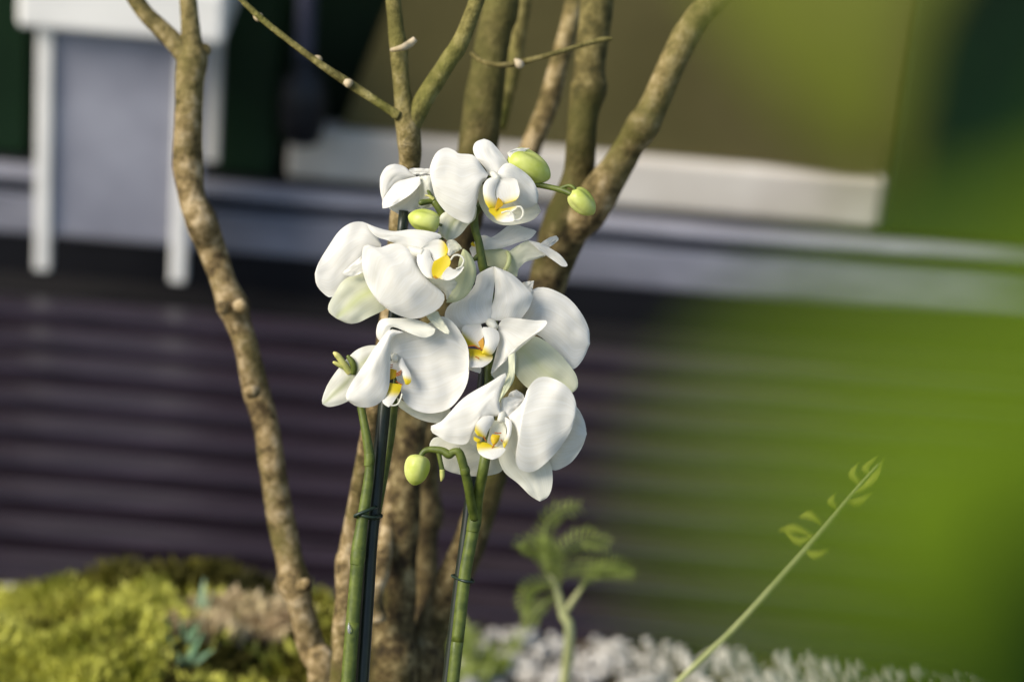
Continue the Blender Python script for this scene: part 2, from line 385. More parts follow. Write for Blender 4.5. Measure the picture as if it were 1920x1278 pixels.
def tufts(name, material, label, cat, count, inside, ln, wd, seed, lift=0.0, spread=.7):
    rnd = random.Random(seed); vs, fs = [], []
    tries = 0; n = 0
    while n < count and tries < count * 30:
        tries += 1
        x = rnd.uniform(-.75, .7); y = rnd.uniform(1.35, Yedge - .03)
        if rnd.random() > inside(x, y): continue
        z = bed_h(x, y) + lift * (0.5 + noise.noise(Vector((x * 14, y * 14, seed))))
        c = Vector((x, y, z)); n += 1
        for k in range(4):
            d = Vector((rnd.gauss(0, spread), rnd.gauss(0, spread), 1)).normalized(); l = ln * rnd.uniform(.6, 1.3)
            sdv = d.orthogonal().normalized(); sdv = Matrix.Rotation(rnd.uniform(0, 6.28), 3, d) @ sdv * wd * rnd.uniform(.7, 1.2)
            a = c + d * l * .45; e = c + d * l; k0 = len(vs)
            vs += [c - d * .01, a - sdv, e, a + sdv]; fs.append((k0, k0 + 1, k0 + 2, k0 + 3))
    m = MB(); m.add(vs, fs); o = m.build(name, material)
    return tag(o, label, cat, kind='stuff')
def ell(cx, cy, rx, ry): return lambda x, y: max(0, 1.25 - ((x - cx) / rx) ** 2 - ((y - cy) / ry) ** 2)
def zone(x, y):                                          # pixel of a bed point
    p = Vector((x, y, bed_h(x, y))) - CAM; dd = p.dot(fwd); return 960 + p.dot(cr) / dd * FPX, 639 - p.dot(cu) / dd * FPX
def moss_in(x, y):
    if x > .05: return 0
    return 1
pt = onZ(130, 1185, .2); pt2 = onZ(420, 1165, .2)
def zn(f):
    def g_(x, y):
        px, py = zone(x, y); k = noise.noise(Vector((x * 16, y * 16, 5))) * 55
        return f(px + k * 1.5, py + k)
    return g_
tufts('moss', 'moss', 'dark olive moss over the crest of the mound', 'moss', 22000, lambda x, y: (1 if x < .0 and y < 2.2 else 0), .016, .0028, 3)
tufts('sedum', 'sedum', 'bright lime sedum cushion at the lower left', 'sedum', 16000, zn(lambda px, py: 1 if px < 310 and 1120 < py < 1330 else (.07 if 300 < px < 640 and py > 1140 else 0)), .014, .0032, 5, .012)
tufts('dry_sedum', 'pinkish', 'tan and pink dry sedum between lime cushions', 'sedum', 4200, zn(lambda px, py: 1 if 290 < px < 540 and 1145 < py < 1225 else 0), .014, .0034, 9, .014)
tufts('blue_leaf_clump', 'bluegreen', 'blue green leafy clump at the bottom edge before the mound', 'plant', 34, zn(lambda px, py: 1 if 360 < px < 430 and 1170 < py < 1290 else 0), .038, .004, 11, .0, .5)
tufts('ground_cover', 'fern', 'low green cover beside the white gravel', 'plant', 420, zn(lambda px, py: 1 if 830 < px < 960 and 1200 < py < 1300 else 0), .022, .005, 13, .0)
# white gravel
gr = MB(); rnd = random.Random(21); ico = bmesh.new(); bmesh.ops.create_icosphere(ico, subdivisions=1, radius=1)
iv = [v.co.copy() for v in ico.verts]; ifc = [tuple(v.index for v in f.verts) for f in ico.faces]; ico.free()
def pebble(x, y, z, r):
    s = Vector((r * rnd.uniform(.8, 1.3), r * rnd.uniform(.8, 1.3), r * rnd.uniform(.5, .8))); rot = Matrix.Rotation(rnd.uniform(0, 6.3), 3, 'Z')
    gr.add([Vector((x, y, z)) + rot @ Vector((v.x * s.x, v.y * s.y, v.z * s.z)) for v in iv], ifc)
n = 0
while n < 11000:
    x = rnd.uniform(-.1, .9); y = rnd.uniform(1.85, Yedge - .02)
    if bed_h(x, y) > .02: n += 0.05; continue
    pebble(x, y, bed_h(x, y) + rnd.uniform(0, .008), rnd.choice([.003, .004, .004, .006]) * rnd.uniform(.7, 1.3)); n += 1
for k in range(40):
    p = onZ(rnd.uniform(-60, 40), rnd.uniform(1070, 1110), 0.0); pebble(p.x, Yedge - rnd.uniform(.02, .10), -.008, .005)
tag(gr.build('gravel', 'gravel'), 'pale white gravel strip along the deck edge', 'gravel', kind='stuff')

# ================================================================== shrubs
shrub = empty('bare_shrub', P(740, 1290, 2.0) + Vector((0, 0, -.02)), 'bare many stemmed shrub rising behind the orchids', 'shrub')
def root(pt, z, r, x=None):                              # carry a stem down into the bed
    p = P(pt[0], pt[1], z); return p
def stem_obj(name, material, pts, parent, seed=0, rough=.07, ground=False, seg=14, label=None):
    path = [(P(x, y, z), r * z / FPX) for x, y, r, z in pts]
    if ground:
        p0, rr = path[0]; q = Vector((p0.x * .9 - .015, p0.y, bed_h(p0.x, p0.y) - .03)); path = [(q, rr * 1.15)] + path
    m = MB(); m.tube(path, n=len(path) * 7, seg=seg, rough=rough, seed=seed); o = m.build(name, material, parent)
    if label: o['label'] = label
    return o
stem_obj('trunk', 'bark_dark', [(735, 1300, 46, 1.98), (735, 1200, 43, 1.98), (742, 1100, 38, 1.98), (755, 950, 33, 1.98), (770, 800, 30, 1.98), (820, 600, 30, 1.98), (880, 370, 36, 1.96), (898, 260, 37, 1.95), (910, 170, 35, 1.95), (928, 60, 32, 1.95), (938, 20, 35, 1.95), (950, -60, 30, 1.95)], shrub, 1, ground=True)
t2 = stem_obj('trunk', 'bark', [(640, 1290, 24, 1.9), (640, 1200, 20, 1.9), (648, 1120, 20, 1.9), (652, 1055, 25, 1.9), (657, 1030, 22, 1.9), (672, 930, 18, 1.88), (690, 830, 17, 1.86), (710, 720, 16, 1.84), (738, 520, 16, 1.82), (750, 400, 18, 1.81), (768, 310, 21, 1.80), (766, 255, 22, 1.79), (760, 215, 21, 1.79), (754, 170, 16, 1.79), (748, 95, 17, 1.79), (742, 50, 15, 1.79), (735, -30, 15, 1.79)], shrub, 2, ground=True)
stem_obj('branch', 'bark_green', [(764, 262, 14, 1.79), (772, 232, 19, 1.79), (786, 203, 19, 1.79), (812, 160, 18, 1.79), (842, 112, 17, 1.79), (858, 90, 17, 1.79), (878, 45, 15, 1.79), (905, -30, 15, 1.79)], shrub, 4)
stem_obj('twig', 'bark_green', [(748, 218, 10, 1.785), (715, 196, 8, 1.785), (655, 157, 9, 1.785), (600, 120, 7, 1.78), (540, 75, 6, 1.78), (490, 35, 6, 1.78), (440, -12, 5, 1.78)], shrub, 5, rough=.05, seg=9)
for x, y in ((655, 157), (597, 113), (486, 33)):
    m_ = MB(); pxtube(m_, [(x - 8, y - 4, 6, 1.783), (x, y, 9.5, 1.782), (x + 5, y + 3, 6, 1.782)], n=8, seg=8); m_.build('bud_node', 'bud_node', shrub)
stem_obj('limb', 'bark_dark', [(785, 1300, 32, 2.0), (797, 1215, 35, 2.0), (840, 1110, 33, 2.0), (890, 990, 30, 1.99), (950, 800, 28, 1.98), (1000, 620, 32, 1.97), (1035, 500, 37, 1.96), (1062, 420, 44, 1.95), (1083, 340, 31, 1.95), (1090, 260, 28, 1.94), (1096, 200, 30, 1.94), (1104, 165, 36, 1.94), (1106, 130, 29, 1.94), (1115, 40, 31, 1.94), (1125, -60, 30, 1.94)], shrub, 6, ground=True)
stem_obj('branch', 'bark', [(1062, 440, 34, 1.95), (1105, 392, 37, 1.94), (1142, 335, 32, 1.93), (1180, 275, 28, 1.92), (1205, 235, 32, 1.91), (1225, 200, 27, 1.91), (1265, 110, 26, 1.90), (1295, 55, 26, 1.90), (1330, 10, 24, 1.90), (1400, -50, 22, 1.90)], shrub, 7)
stem_obj('branch', 'bark', [(975, 330, 22, 2.05), (1000, 265, 19, 2.05), (1030, 190, 20, 2.05), (1045, 130, 18, 2.05), (1068, 50, 18, 2.05), (1085, -40, 17, 2.05)], shrub, 8)
stem_obj('branch', 'bark_green', [(930, 240, 18, 2.05), (955, 150, 17, 2.05), (970, 70, 17, 2.05), (985, -40, 16, 2.05)], shrub, 9)
stem_obj('trunk', 'bark_dark', [(805, 1300, 32, 2.12), (795, 1130, 30, 2.12), (792, 1010, 30, 2.12), (795, 965, 36, 2.12), (795, 900, 28, 2.12), (805, 780, 24, 2.10), (840, 600, 20, 2.08)], shrub, 10, ground=True)
stem_obj('branch', 'bark', [(705, 1165, 22, 1.95), (700, 1120, 18, 1.95), (712, 1075, 17, 1.95), (725, 1000, 15, 1.97), (740, 900, 15, 1.98)], shrub, 12)
stem_obj('twig', 'bark_dark', [(885, 100, 5, 1.86), (902, 114, 5, 1.85), (935, 122, 5, 1.84), (972, 118, 6, 1.84), (1030, 103, 5, 1.83), (1090, 85, 4.5, 1.83), (1132, 74, 5, 1.83), (1148, 73, 3, 1.83)], shrub, 11, rough=.05, seg=8)
m_ = MB(); pxtube(m_, [(966, 112, 3, 1.838), (974, 120, 9, 1.835), (978, 127, 6, 1.835)], n=8, seg=8); m_.build('bud_node', 'bud_node', shrub)
m_ = MB(); pxtube(m_, [(734, 94, 4, 1.782), (752, 90, 6, 1.775), (766, 84, 8, 1.78), (779, 73, 6, 1.78)], n=8, seg=8); m_.build('bud_node', 'bud_node', shrub)

sap = empty('young_tree', P(600, 1290, 1.95), 'slender bare tree with a wavering trunk forking at the top left', 'tree')
stem_obj('trunk', 'bark', [(605, 1300, 30, 1.97), (585, 1220, 27, 1.97), (562, 1130, 26, 1.96), (552, 1095, 32, 1.96), (543, 1050, 26, 1.96), (528, 980, 26, 1.96), (512, 880, 25, 1.95), (500, 800, 25, 1.95), (480, 730, 26, 1.95), (462, 650, 23, 1.94), (445, 600, 25, 1.94), (437, 575, 31, 1.94), (420, 530, 25, 1.94), (395, 460, 27, 1.94), (378, 415, 31, 1.93), (360, 370, 26, 1.93), (352, 300, 28, 1.93), (354, 220, 26, 1.92), (356, 150, 27, 1.92), (361, 105, 29, 1.92), (359, 80, 21, 1.92), (357, 50, 18, 1.92), (353, 0, 16.5, 1.92), (350, -40, 16, 1.92)], sap, 20, ground=True)
stem_obj('branch', 'bark', [(362, 135, 16, 1.92), (352, 108, 21, 1.92), (332, 84, 19, 1.92), (300, 52, 17, 1.92), (270, 22, 16, 1.92), (235, -30, 15, 1.92)], sap, 21)
for x, y, dx, dy in ((455, 573, 10, -3), (345, 72, -2, -10), (385, 92, 5, -6), (468, 735, -12, 2), (415, 578, -12, 2), (575, 1095, 12, -4)):
    m_ = MB(); pxtube(m_, [(x - dx, y - dy, 12, 1.925), (x, y, 14, 1.92), (x + dx * .6, y + dy * .6, 8, 1.92)], n=8, seg=8, rough=.1); m_.build('bud_node', 'bark', sap)

# ================================================================== orchids
Z1 = (560, 240, 3.363); Z2 = (780, 240, 3.994); Z3 = (580, 570, 3.65); Z4 = (780, 490, 2.72); Z8 = (780, 430, 9.83)
ZB = (700, 290, 7.9875); ZL = (600, 640, 9.125); ZC = (740, 820, 7.9875); Z6 = (860, 740, 7.9875); Z5 = (840, 540, 7.1); Z7 = (680, 640, 7.986)
THK = .0003
bp = D(670, 1278, 0); or1 = empty('orchid', Vector((bp.x - .02, bp.y, bed_h(bp.x, bp.y) - .01)), 'left white orchid spike tied to the taller dark stake', 'orchid', 'white orchids')
bp2 = D(855, 1278, 0); or2 = empty('orchid', Vector((bp2.x - .02, bp2.y, bed_h(bp2.x, bp2.y) - .01)), 'right white orchid spike with the lowest bloom and curved bud arm', 'orchid', 'white orchids')
def g2(g, x, y): return g[0] + x / g[2], g[1] + y / g[2]
class Flower:
    def __init__(s, plant, dz, g, col, label=None):
        s.dz = dz; m = MB(); m.has = True
        pts = [(*g2(g, x, y), r / g[2], dz + h) for x, y, r, h in col]
        dtube(m, pts, n=10, seg=10); m.a['tint'] = [.08] * len(m.v)
        s.root = m.build('flower', 'petal', plant); s.k = 0; s.lip = MB()
        if label: s.root['label'] = label
    def p(s, name, g, L, Rr, dz=0, **kw):
        s.k += 1
        m = MB(); m.petal(g, L, Rr, dz=s.dz + dz, seed=s.k * 3.1, nu=26, nv=17, **kw); o = m.build(name, 'petal', s.root, solid=THK); return o
    def l(s, g, L, Rr, dz=0, **kw):
        s.k += 1; s.lip.petal(g, L, Rr, dz=s.dz + dz, seed=s.k, nu=14, nv=9, ripple=.6, **kw)
    def ring(s, g, pts, r, h0, h1):
        q = len(pts); k = len(s.lip.v)
        dtube(s.lip, [(*g2(g, x, y), r / g[2], s.dz + h0 + (h1 - h0) * i / (q - 1)) for i, (x, y) in enumerate(pts)], n=24, seg=6)
        for i in range(k, len(s.lip.v)): s.lip.a['tint'][i] = .1
    def streaks(s, g, lines, h, r=5):
        for ln in lines:
            k = len(s.lip.v); dtube(s.lip, [(*g2(g, x, y), r / g[2], s.dz + h) for x, y in ln], n=6, seg=5)
            for i in range(k, len(s.lip.v)): s.lip.a['red'][i] = 1.0; s.lip.a['yel'][i] = .6
    def done(s): s.lip.has = True; return s.lip.build('lip', 'petal', s.root, solid=THK)

# F1 top bloom -------------------------------------------------------
F = Flower(or2, 10, Z2, [(560, 330, 16, -10), (585, 352, 26, 12), (612, 385, 22, 26)])
F.p('petal', Z2, [(540, 350), (490, 280), (430, 205), (320, 192), (290, 170), (220, 148), (150, 190), (105, 295), (112, 380)], [(525, 385), (490, 420), (470, 490), (450, 580), (435, 660), (395, 712), (330, 695), (250, 650), (195, 595), (145, 515), (112, 380)], b=14, t=0, bulge=30)
F.p('sepal', Z2, [(535, 350), (525, 310), (470, 245), (438, 200), (428, 150), (450, 105), (510, 83)], [(640, 400), (690, 340), (700, 285), (665, 225), (610, 155), (560, 103), (510, 83)], dz=-8, b=6, t=-26, bulge=16)
F.p('petal', Z2, [(600, 365), (640, 290), (690, 262), (760, 295), (840, 355), (890, 420), (915, 500), (908, 562)], [(600, 400), (690, 520), (770, 600), (850, 595), (908, 562)], b=8, t=-6, bulge=22)
F.p('sepal', Z2, [(480, 425), (462, 500), (490, 600), (560, 690), (660, 728), (780, 718), (880, 685), (936, 622)], [(600, 420), (700, 480), (780, 540), (850, 555), (905, 560), (936, 622)], dz=-22, b=0, t=-4, bulge=-16, tint=(.3, .1))
F.p('sepal', Z2, [(440, 560), (300, 600), (200, 640), (172, 700), (175, 790), (235, 842)], [(455, 600), (442, 680), (390, 727), (340, 790), (290, 828), (235, 842)], dz=-18, b=-6, t=8, bulge=8, tint=(.2, .25), mid=.35)
F.l(Z2, [(600, 365), (540, 380), (505, 430), (505, 500), (520, 560), (548, 602)], [(622, 385), (598, 440), (592, 500), (605, 550), (590, 600), (548, 602)], b=26, t=40, bulge=10, yel=(.55, .85))
F.l(Z2, [(622, 385), (740, 378), (768, 430), (776, 490), (750, 540), (690, 560)], [(622, 385), (598, 440), (600, 500), (620, 550), (650, 570), (690, 560)], b=24, t=36, bulge=-8, yel=(.62, .9))
F.l(Z2, [(550, 600), (545, 625), (590, 665), (600, 690), (650, 705), (720, 702), (740, 690)], [(610, 600), (660, 602), (760, 583), (755, 600), (710, 632), (738, 660), (740, 690)], b=40, t=56, bulge=-6, yel=(.62, .3))
F.l(Z2, [(615, 520), (600, 570), (590, 620)], [(640, 540), (650, 580), (590, 620)], b=36, t=44, yel=(-1, -.5), red=.35)
F.ring(Z2, [(755, 590), (785, 592), (803, 625), (795, 665), (765, 690), (735, 690)], 6, 52, 58)
F.ring(Z2, [(640, 635), (690, 622), (725, 645), (738, 688)], 5, 56, 58)
F.done()

# F2 bloom turned away, upper left -----------------------------------
F = Flower(or1, -70, ZB, [(700, 330, 30, -20), (760, 370, 45, -14), (830, 500, 50, -10)])
F.p('petal', ZB, [(640, 320), (545, 250), (480, 190), (400, 155), (310, 142), (200, 180), (120, 290), (97, 400), (108, 560), (138, 690)], [(650, 340), (520, 370), (400, 410), (320, 480), (240, 570), (190, 640), (160, 690), (138, 690)], dz=-16, b=0, t=0, bulge=14)
F.p('petal', ZB, [(690, 325), (560, 350), (400, 395), (310, 450), (220, 560), (140, 690), (140, 802)], [(710, 430), (640, 520), (540, 610), (400, 700), (300, 760), (205, 798), (140, 802)], b=10, t=14, bulge=8, tilt=28)
F.p('sepal', ZB, [(690, 400), (600, 560), (480, 650), (350, 730), (232, 795), (310, 850), (380, 887)], [(780, 460), (720, 620), (700, 770), (600, 840), (470, 875), (380, 887)], dz=-6, b=0, t=4, bulge=6, tint=(.15, .05))
F.p('sepal', ZB, [(900, 215), (700, 205), (560, 208), (538, 240)], [(900, 300), (780, 292), (660, 302), (600, 290), (538, 240)], dz=-12, b=0, t=0, bulge=4)
F.p('sepal', ZB, [(860, 315), (760, 320), (670, 380), (690, 480), (690, 600), (668, 690), (680, 780)], [(900, 420), (910, 540), (940, 640), (930, 740), (840, 800), (740, 810), (680, 780)], dz=-4, b=2, t=-2, bulge=22, tint=(.1, .28))
F.done()

# F3 left middle bloom ------------------------------------------------
F = Flower(or1, 55, Z1, [(700, 760, 20, 0), (740, 780, 30, 14), (790, 790, 26, 24)])
F.p('petal', Z1, [(520, 730), (470, 650), (430, 602), (370, 590), (310, 608), (245, 662), (180, 760), (125, 850), (103, 920)], [(520, 760), (430, 800), (390, 860), (340, 940), (275, 1015), (205, 1068), (150, 1035), (112, 985), (103, 920)], dz=-34, b=0, t=-8, bulge=22)
F.p('sepal', Z1, [(480, 860), (400, 900), (290, 955), (235, 1030), (190, 1110), (192, 1160), (240, 1200)], [(560, 1000), (575, 1100), (545, 1142), (450, 1190), (375, 1226), (310, 1230), (240, 1200)], dz=-26, b=0, t=0, bulge=12, tint=(.45, .15), mid=.4)
F.p('sepal', Z1, [(430, 770), (370, 830), (305, 885), (278, 910)], [(430, 880), (400, 912), (345, 933), (300, 933), (278, 910)], dz=-12, b=14, t=2, bulge=3)
F.p('sepal', Z1, [(740, 790), (640, 740), (560, 708), (495, 687), (450, 645), (432, 603)], [(770, 775), (860, 715), (905, 680), (840, 655), (720, 640), (600, 652), (500, 630), (432, 603)], dz=-8, b=10, t=-6, bulge=14)
F.p('petal', Z1, [(735, 795), (700, 768), (650, 738), (590, 728), (530, 750), (480, 752), (440, 735), (408, 748), (400, 830), (412, 930), (450, 1020), (510, 1100)], [(740, 830), (745, 870), (780, 920), (830, 975), (890, 1020), (920, 1058), (912, 1100), (880, 1140), (820, 1175), (750, 1200), (680, 1195), (590, 1160), (510, 1100)], b=8, t=10, bulge=34)
F.p('petal', Z8, [(200, 900), (330, 1020), (480, 1130), (545, 1200), (560, 1290)], [(720, 870), (760, 950), (720, 1080), (680, 1180), (620, 1280), (560, 1290)], dz=-18, b=6, t=0, bulge=6, tint=(.25, .05))
F.p('sepal', Z8, [(860, 370), (800, 560), (740, 860), (690, 1040), (620, 1170), (575, 1290), (560, 1345)], [(880, 358), (965, 425), (1050, 545), (1100, 700), (1102, 850), (1055, 1020), (965, 1180), (850, 1280), (700, 1340), (560, 1345)], dz=-10, b=-6, t=-8, bulge=16, tint=(.62, .5))
F.p('petal', Z8, [(590, 480), (575, 330), (570, 215), (690, 190), (785, 270), (850, 352)], [(620, 490), (720, 430), (850, 352)], dz=-14, b=0, t=-4, bulge=4, tint=(.05, .35))
F.p('sepal', Z3, [(815, 50), (800, 80), (860, 150), (920, 195), (955, 205)], [(880, 50), (900, 90), (960, 185), (955, 205)], dz=-8, b=-4, t=4, bulge=4, tint=(.35, .15))
F.l(Z8, [(20, 390), (160, 290), (350, 190), (480, 200), (560, 290), (590, 370)], [(20, 400), (180, 370), (260, 420), (320, 560), (380, 610), (500, 520), (575, 440), (590, 370)], b=20, t=34, bulge=-7, yel=(.62, .86))
F.l(Z8, [(60, 400), (20, 500), (30, 640), (100, 780), (200, 890), (310, 905)], [(170, 370), (250, 410), (290, 540), (330, 600), (310, 700), (290, 800), (310, 905)], b=24, t=38, bulge=10, yel=(.86, 1.1))
F.l(Z8, [(330, 590), (290, 720), (300, 840), (350, 905), (400, 900), (500, 930)], [(560, 460), (600, 500), (640, 590), (600, 700), (520, 800), (500, 930)], b=32, t=48, bulge=-5, yel=(1.05, .7))
F.l(Z8, [(470, 870), (520, 930), (600, 940), (720, 890), (830, 790), (890, 690)], [(500, 800), (600, 690), (700, 740), (800, 720), (860, 690), (890, 690)], b=48, t=54, bulge=-4)
F.l(Z8, [(320, 860), (350, 905), (400, 905)], [(340, 850), (380, 870), (400, 905)], b=50, t=50, red=.6, yel=(-1, -.5))
F.ring(Z8, [(640, 560), (690, 490), (760, 470), (840, 500), (880, 560), (870, 620), (830, 690), (740, 730)], 12, 46, 54)
F.done()

# F4 bloom turned right, behind ----------------------------------------
F = Flower(or2, -55, Z2, [(662, 1072, 17, 6), (690, 1020, 18, 8), (698, 960, 16, 4), (680, 925, 10, 0)])
for i in range(len(F.root.data.vertices)): F.root.data.attributes['tint'].data[i].value = .75
F.p('petal', Z2, [(480, 905), (470, 850), (475, 812), (520, 803), (565, 820), (640, 770), (690, 735), (770, 727), (800, 757)], [(500, 915), (620, 902), (700, 880), (770, 855), (845, 835), (885, 800), (900, 766), (830, 765), (800, 757)], b=0, t=-4, bulge=14)
F.p('sepal', Z2, [(470, 900), (480, 980), (520, 1045), (600, 1110), (757, 1112)], [(500, 905), (570, 893), (640, 905), (720, 930), (767, 1000), (757, 1112)], dz=-10, b=0, t=0, bulge=18, tint=(.62, .4))
F.p('petal', Z2, [(690, 930), (760, 880), (850, 843), (950, 905), (968, 958)], [(700, 960), (740, 1040), (757, 1062), (790, 1030), (825, 1000), (900, 980), (968, 958)], dz=-6, b=0, t=0, bulge=8, tint=(.4, .1))
F.p('sepal', Z2, [(848, 843), (930, 862), (1000, 897), (1080, 950), (1133, 1020), (1122, 1037)], [(848, 850), (930, 920), (1020, 985), (1090, 1033), (1122, 1037)], dz=2, b=0, t=8, bulge=4)
F.p('sepal', Z2, [(900, 890), (945, 855), (1000, 820), (1050, 807)], [(950, 905), (1000, 890), (1040, 862), (1067, 835), (1050, 807)], dz=-8, b=0, t=0, bulge=4)
F.p('sepal', Z2, [(400, 905), (440, 850), (480, 810)], [(420, 960), (470, 980), (490, 900), (480, 810)], dz=-4, bulge=4)
F.lip.petal(Z2, [(415, 880), (412, 865), (425, 852)], [(440, 890), (440, 865), (425, 852)], dz=-60, yel=(-1, -.5), nu=6, nv=5)
F.done()

# F5 right middle bloom -------------------------------------------------
F = Flower(or2, -10, Z5, [(520, 430, 40, 0), (580, 470, 60, 14), (640, 530, 40, 22)])
F.p('petal', Z4, [(390, 300), (385, 240), (398, 130), (404, 60), (398, 28), (370, 35)], [(330, 318), (240, 355), (170, 335), (146, 280), (170, 222), (250, 180), (300, 120), (312, 70), (370, 35)], b=8, t=-4, bulge=22)
F.p('sepal', Z4, [(384, 302), (384, 240), (402, 170), (402, 90), (398, 26)], [(530, 300), (565, 255), (590, 205), (592, 170), (540, 110), (480, 60), (400, 26)], dz=6, b=0, t=-4, bulge=34)
F.p('petal', Z4, [(530, 300), (570, 250), (592, 150), (640, 132), (700, 145), (780, 190), (840, 260), (880, 340), (886, 420)], [(550, 350), (630, 380), (690, 435), (750, 500), (800, 549), (850, 500), (886, 420)], dz=-30, b=0, t=-6, bulge=20)
F.p('sepal', Z4, [(530, 130), (545, 108), (601, 99)], [(590, 175), (593, 150), (601, 99)], dz=-26, bulge=2)
F.p('petal', Z4, [(418, 330), (440, 298), (490, 288), (600, 300), (669, 303), (650, 340), (590, 378), (520, 432)], [(427, 390), (405, 480), (383, 573), (425, 530), (470, 478), (520, 432)], dz=14, b=0, t=24, bulge=8, tilt=-26)
F.p('sepal', Z4, [(480, 470), (505, 570), (570, 645), (650, 675), (740, 685), (800, 666)], [(540, 380), (620, 385), (690, 430), (760, 500), (817, 580), (824, 640), (800, 666)], dz=-16, b=0, t=0, bulge=18, tint=(.4, .3), mid=.15)
F.p('sepal', Z4, [(383, 577), (410, 604), (470, 650)], [(420, 510), (500, 450), (507, 540), (470, 650)], dz=-4, bulge=4, tint=(.1, .3))
F.l(Z5, [(440, 480), (300, 490), (210, 500), (180, 580), (220, 700), (250, 780)], [(450, 520), (470, 620), (470, 700), (430, 790), (350, 770), (250, 780)], b=16, t=26, bulge=-8, yel=(.5, .75))
F.l(Z5, [(470, 520), (445, 560), (480, 650), (490, 740), (455, 840), (460, 870)], [(600, 520), (670, 580), (685, 680), (650, 780), (590, 880), (520, 890), (460, 870)], b=24, t=38, bulge=10, yel=(.62, .88))
F.l(Z5, [(250, 800), (280, 860), (290, 940), (270, 1040), (340, 1056)], [(420, 820), (520, 880), (590, 880), (585, 960), (500, 1030), (440, 1056), (340, 1056)], b=24, t=40, bulge=4, yel=(.6, .3))
F.l(Z5, [(265, 1050), (270, 1080), (350, 1110), (425, 1132)], [(440, 1050), (440, 1100), (425, 1132)], b=20, t=22)
F.l(Z5, [(400, 720), (430, 790), (460, 830)], [(470, 650), (480, 760), (460, 830)], b=30, t=36, red=.6, yel=(-1, -.5))
F.streaks(Z5, [[(250, 775), (350, 765), (440, 820)], [(365, 910), (395, 925), (415, 942)]], 38, 4)
F.done()

# F7 left lower bloom -----------------------------------------------------
F = Flower(or1, 25, Z7, [(470, 200, 40, -6), (480, 240, 55, 8), (480, 285, 40, 16)])
F.p('petal', Z3, [(575, 420), (555, 330), (560, 250), (600, 200), (700, 160), (800, 140), (880, 88), (935, 90), (990, 130), (1040, 200), (1085, 290), (1093, 400)], [(600, 520), (630, 590), (640, 650), (700, 712), (780, 742), (860, 745), (960, 712), (1040, 622), (1085, 520), (1093, 400)], b=2, t=10, bulge=-18)
F.p('sepal', Z3, [(490, 257), (462, 225), (460, 170), (480, 115), (520, 98), (600, 97), (700, 100), (800, 130), (862, 170)], [(500, 252), (545, 182), (570, 155), (640, 178), (720, 212), (790, 229), (850, 205), (862, 170)], dz=12, b=0, t=16, bulge=8, tilt=14, tint=(0, .12))
F.p('petal', Z3, [(620, 185), (555, 175), (500, 230), (440, 310), (370, 420), (300, 520), (252, 615), (258, 655)], [(647, 195), (590, 215), (560, 255), (555, 380), (550, 480), (545, 560), (520, 630), (470, 682), (400, 706), (320, 696), (258, 655)], dz=22, b=4, t=10, bulge=24, ripple=4)
F.p('sepal', Z3, [(480, 283), (400, 284), (330, 310), (270, 360), (200, 440), (130, 540), (90, 640), (90, 682)], [(440, 400), (350, 560), (300, 640), (268, 662), (200, 690), (130, 702), (90, 682)], dz=-20, b=0, t=0, bulge=12, tint=(.08, .1), mid=.4)
F.p('sepal', Z3, [(600, 640), (610, 695), (640, 722), (720, 772), (800, 802), (880, 816)], [(700, 690), (800, 725), (900, 715), (967, 715), (930, 790), (880, 816)], dz=-22, b=0, t=0, bulge=5, tint=(.25, .08))
F.l(Z7, [(560, 270), (540, 360), (590, 450), (600, 520), (640, 640)], [(590, 240), (650, 370), (700, 450), (730, 560), (700, 640), (640, 640)], b=8, t=26, bulge=6, yel=(.6, .8))
F.l(Z7, [(400, 290), (400, 430), (400, 560)], [(540, 290), (580, 420), (400, 560)], b=4, t=10, bulge=-6)
F.l(Z7, [(410, 400), (395, 480), (400, 570)], [(510, 430), (490, 540), (400, 570)], b=14, t=18, bulge=6, yel=(-1, -.5), red=.3)
F.l(Z7, [(390, 620), (370, 760), (300, 850), (310, 930), (390, 980)], [(590, 640), (560, 750), (500, 850), (440, 940), (390, 980)], b=18, t=34, bulge=6, yel=(.6, .25))
F.ring(Z7, [(590, 780), (570, 850), (530, 930), (470, 957), (410, 950)], 9, 30, 34)
F.streaks(Z7, [[(500, 480), (540, 460), (580, 430)], [(505, 495), (545, 480), (580, 460)], [(505, 515), (550, 500), (570, 490)], [(410, 350), (430, 352), (450, 345)], [(410, 380), (430, 382), (450, 375)], [(500, 595), (550, 625), (600, 645)]], 20, 3.4)
F.done()

# F6 right lower bloom -----------------------------------------------------
F = Flower(or2, 62, Z6, [(690, 250, 40, -8), (650, 310, 55, 8), (620, 390, 45, 20)])
F.p('petal', Z4, [(435, 775), (425, 730), (438, 650), (462, 568), (370, 620), (250, 690), (180, 762), (130, 815), (78, 838)], [(435, 785), (380, 794), (312, 832), (282, 890), (250, 932), (170, 922), (120, 894), (80, 868), (78, 838)], b=8, t=0, bulge=18)
F.p('sepal', Z4, [(432, 790), (428, 740), (440, 700), (490, 690), (552, 708)], [(470, 792), (510, 770), (552, 708)], dz=-6, b=8, t=-4, bulge=6)
F.p('sepal', Z4, [(466, 695), (480, 668), (512, 654)], [(552, 715), (548, 680), (512, 654)], dz=-22, bulge=2)
F.p('petal', Z4, [(470, 790), (545, 715), (570, 650), (610, 600), (660, 587), (730, 610), (790, 660), (817, 730), (812, 790)], [(490, 820), (512, 860), (522, 930), (508, 990), (520, 1050), (570, 1074), (620, 1060), (680, 1010), (740, 940), (790, 860), (812, 790)], b=8, t=4, bulge=28)
F.p('petal', Z4, [(740, 690), (822, 745), (860, 820), (870, 880)], [(660, 940), (690, 1060), (780, 1032), (840, 960), (870, 880)], dz=-28, b=0, t=-4, bulge=12, tint=(.1, .02))
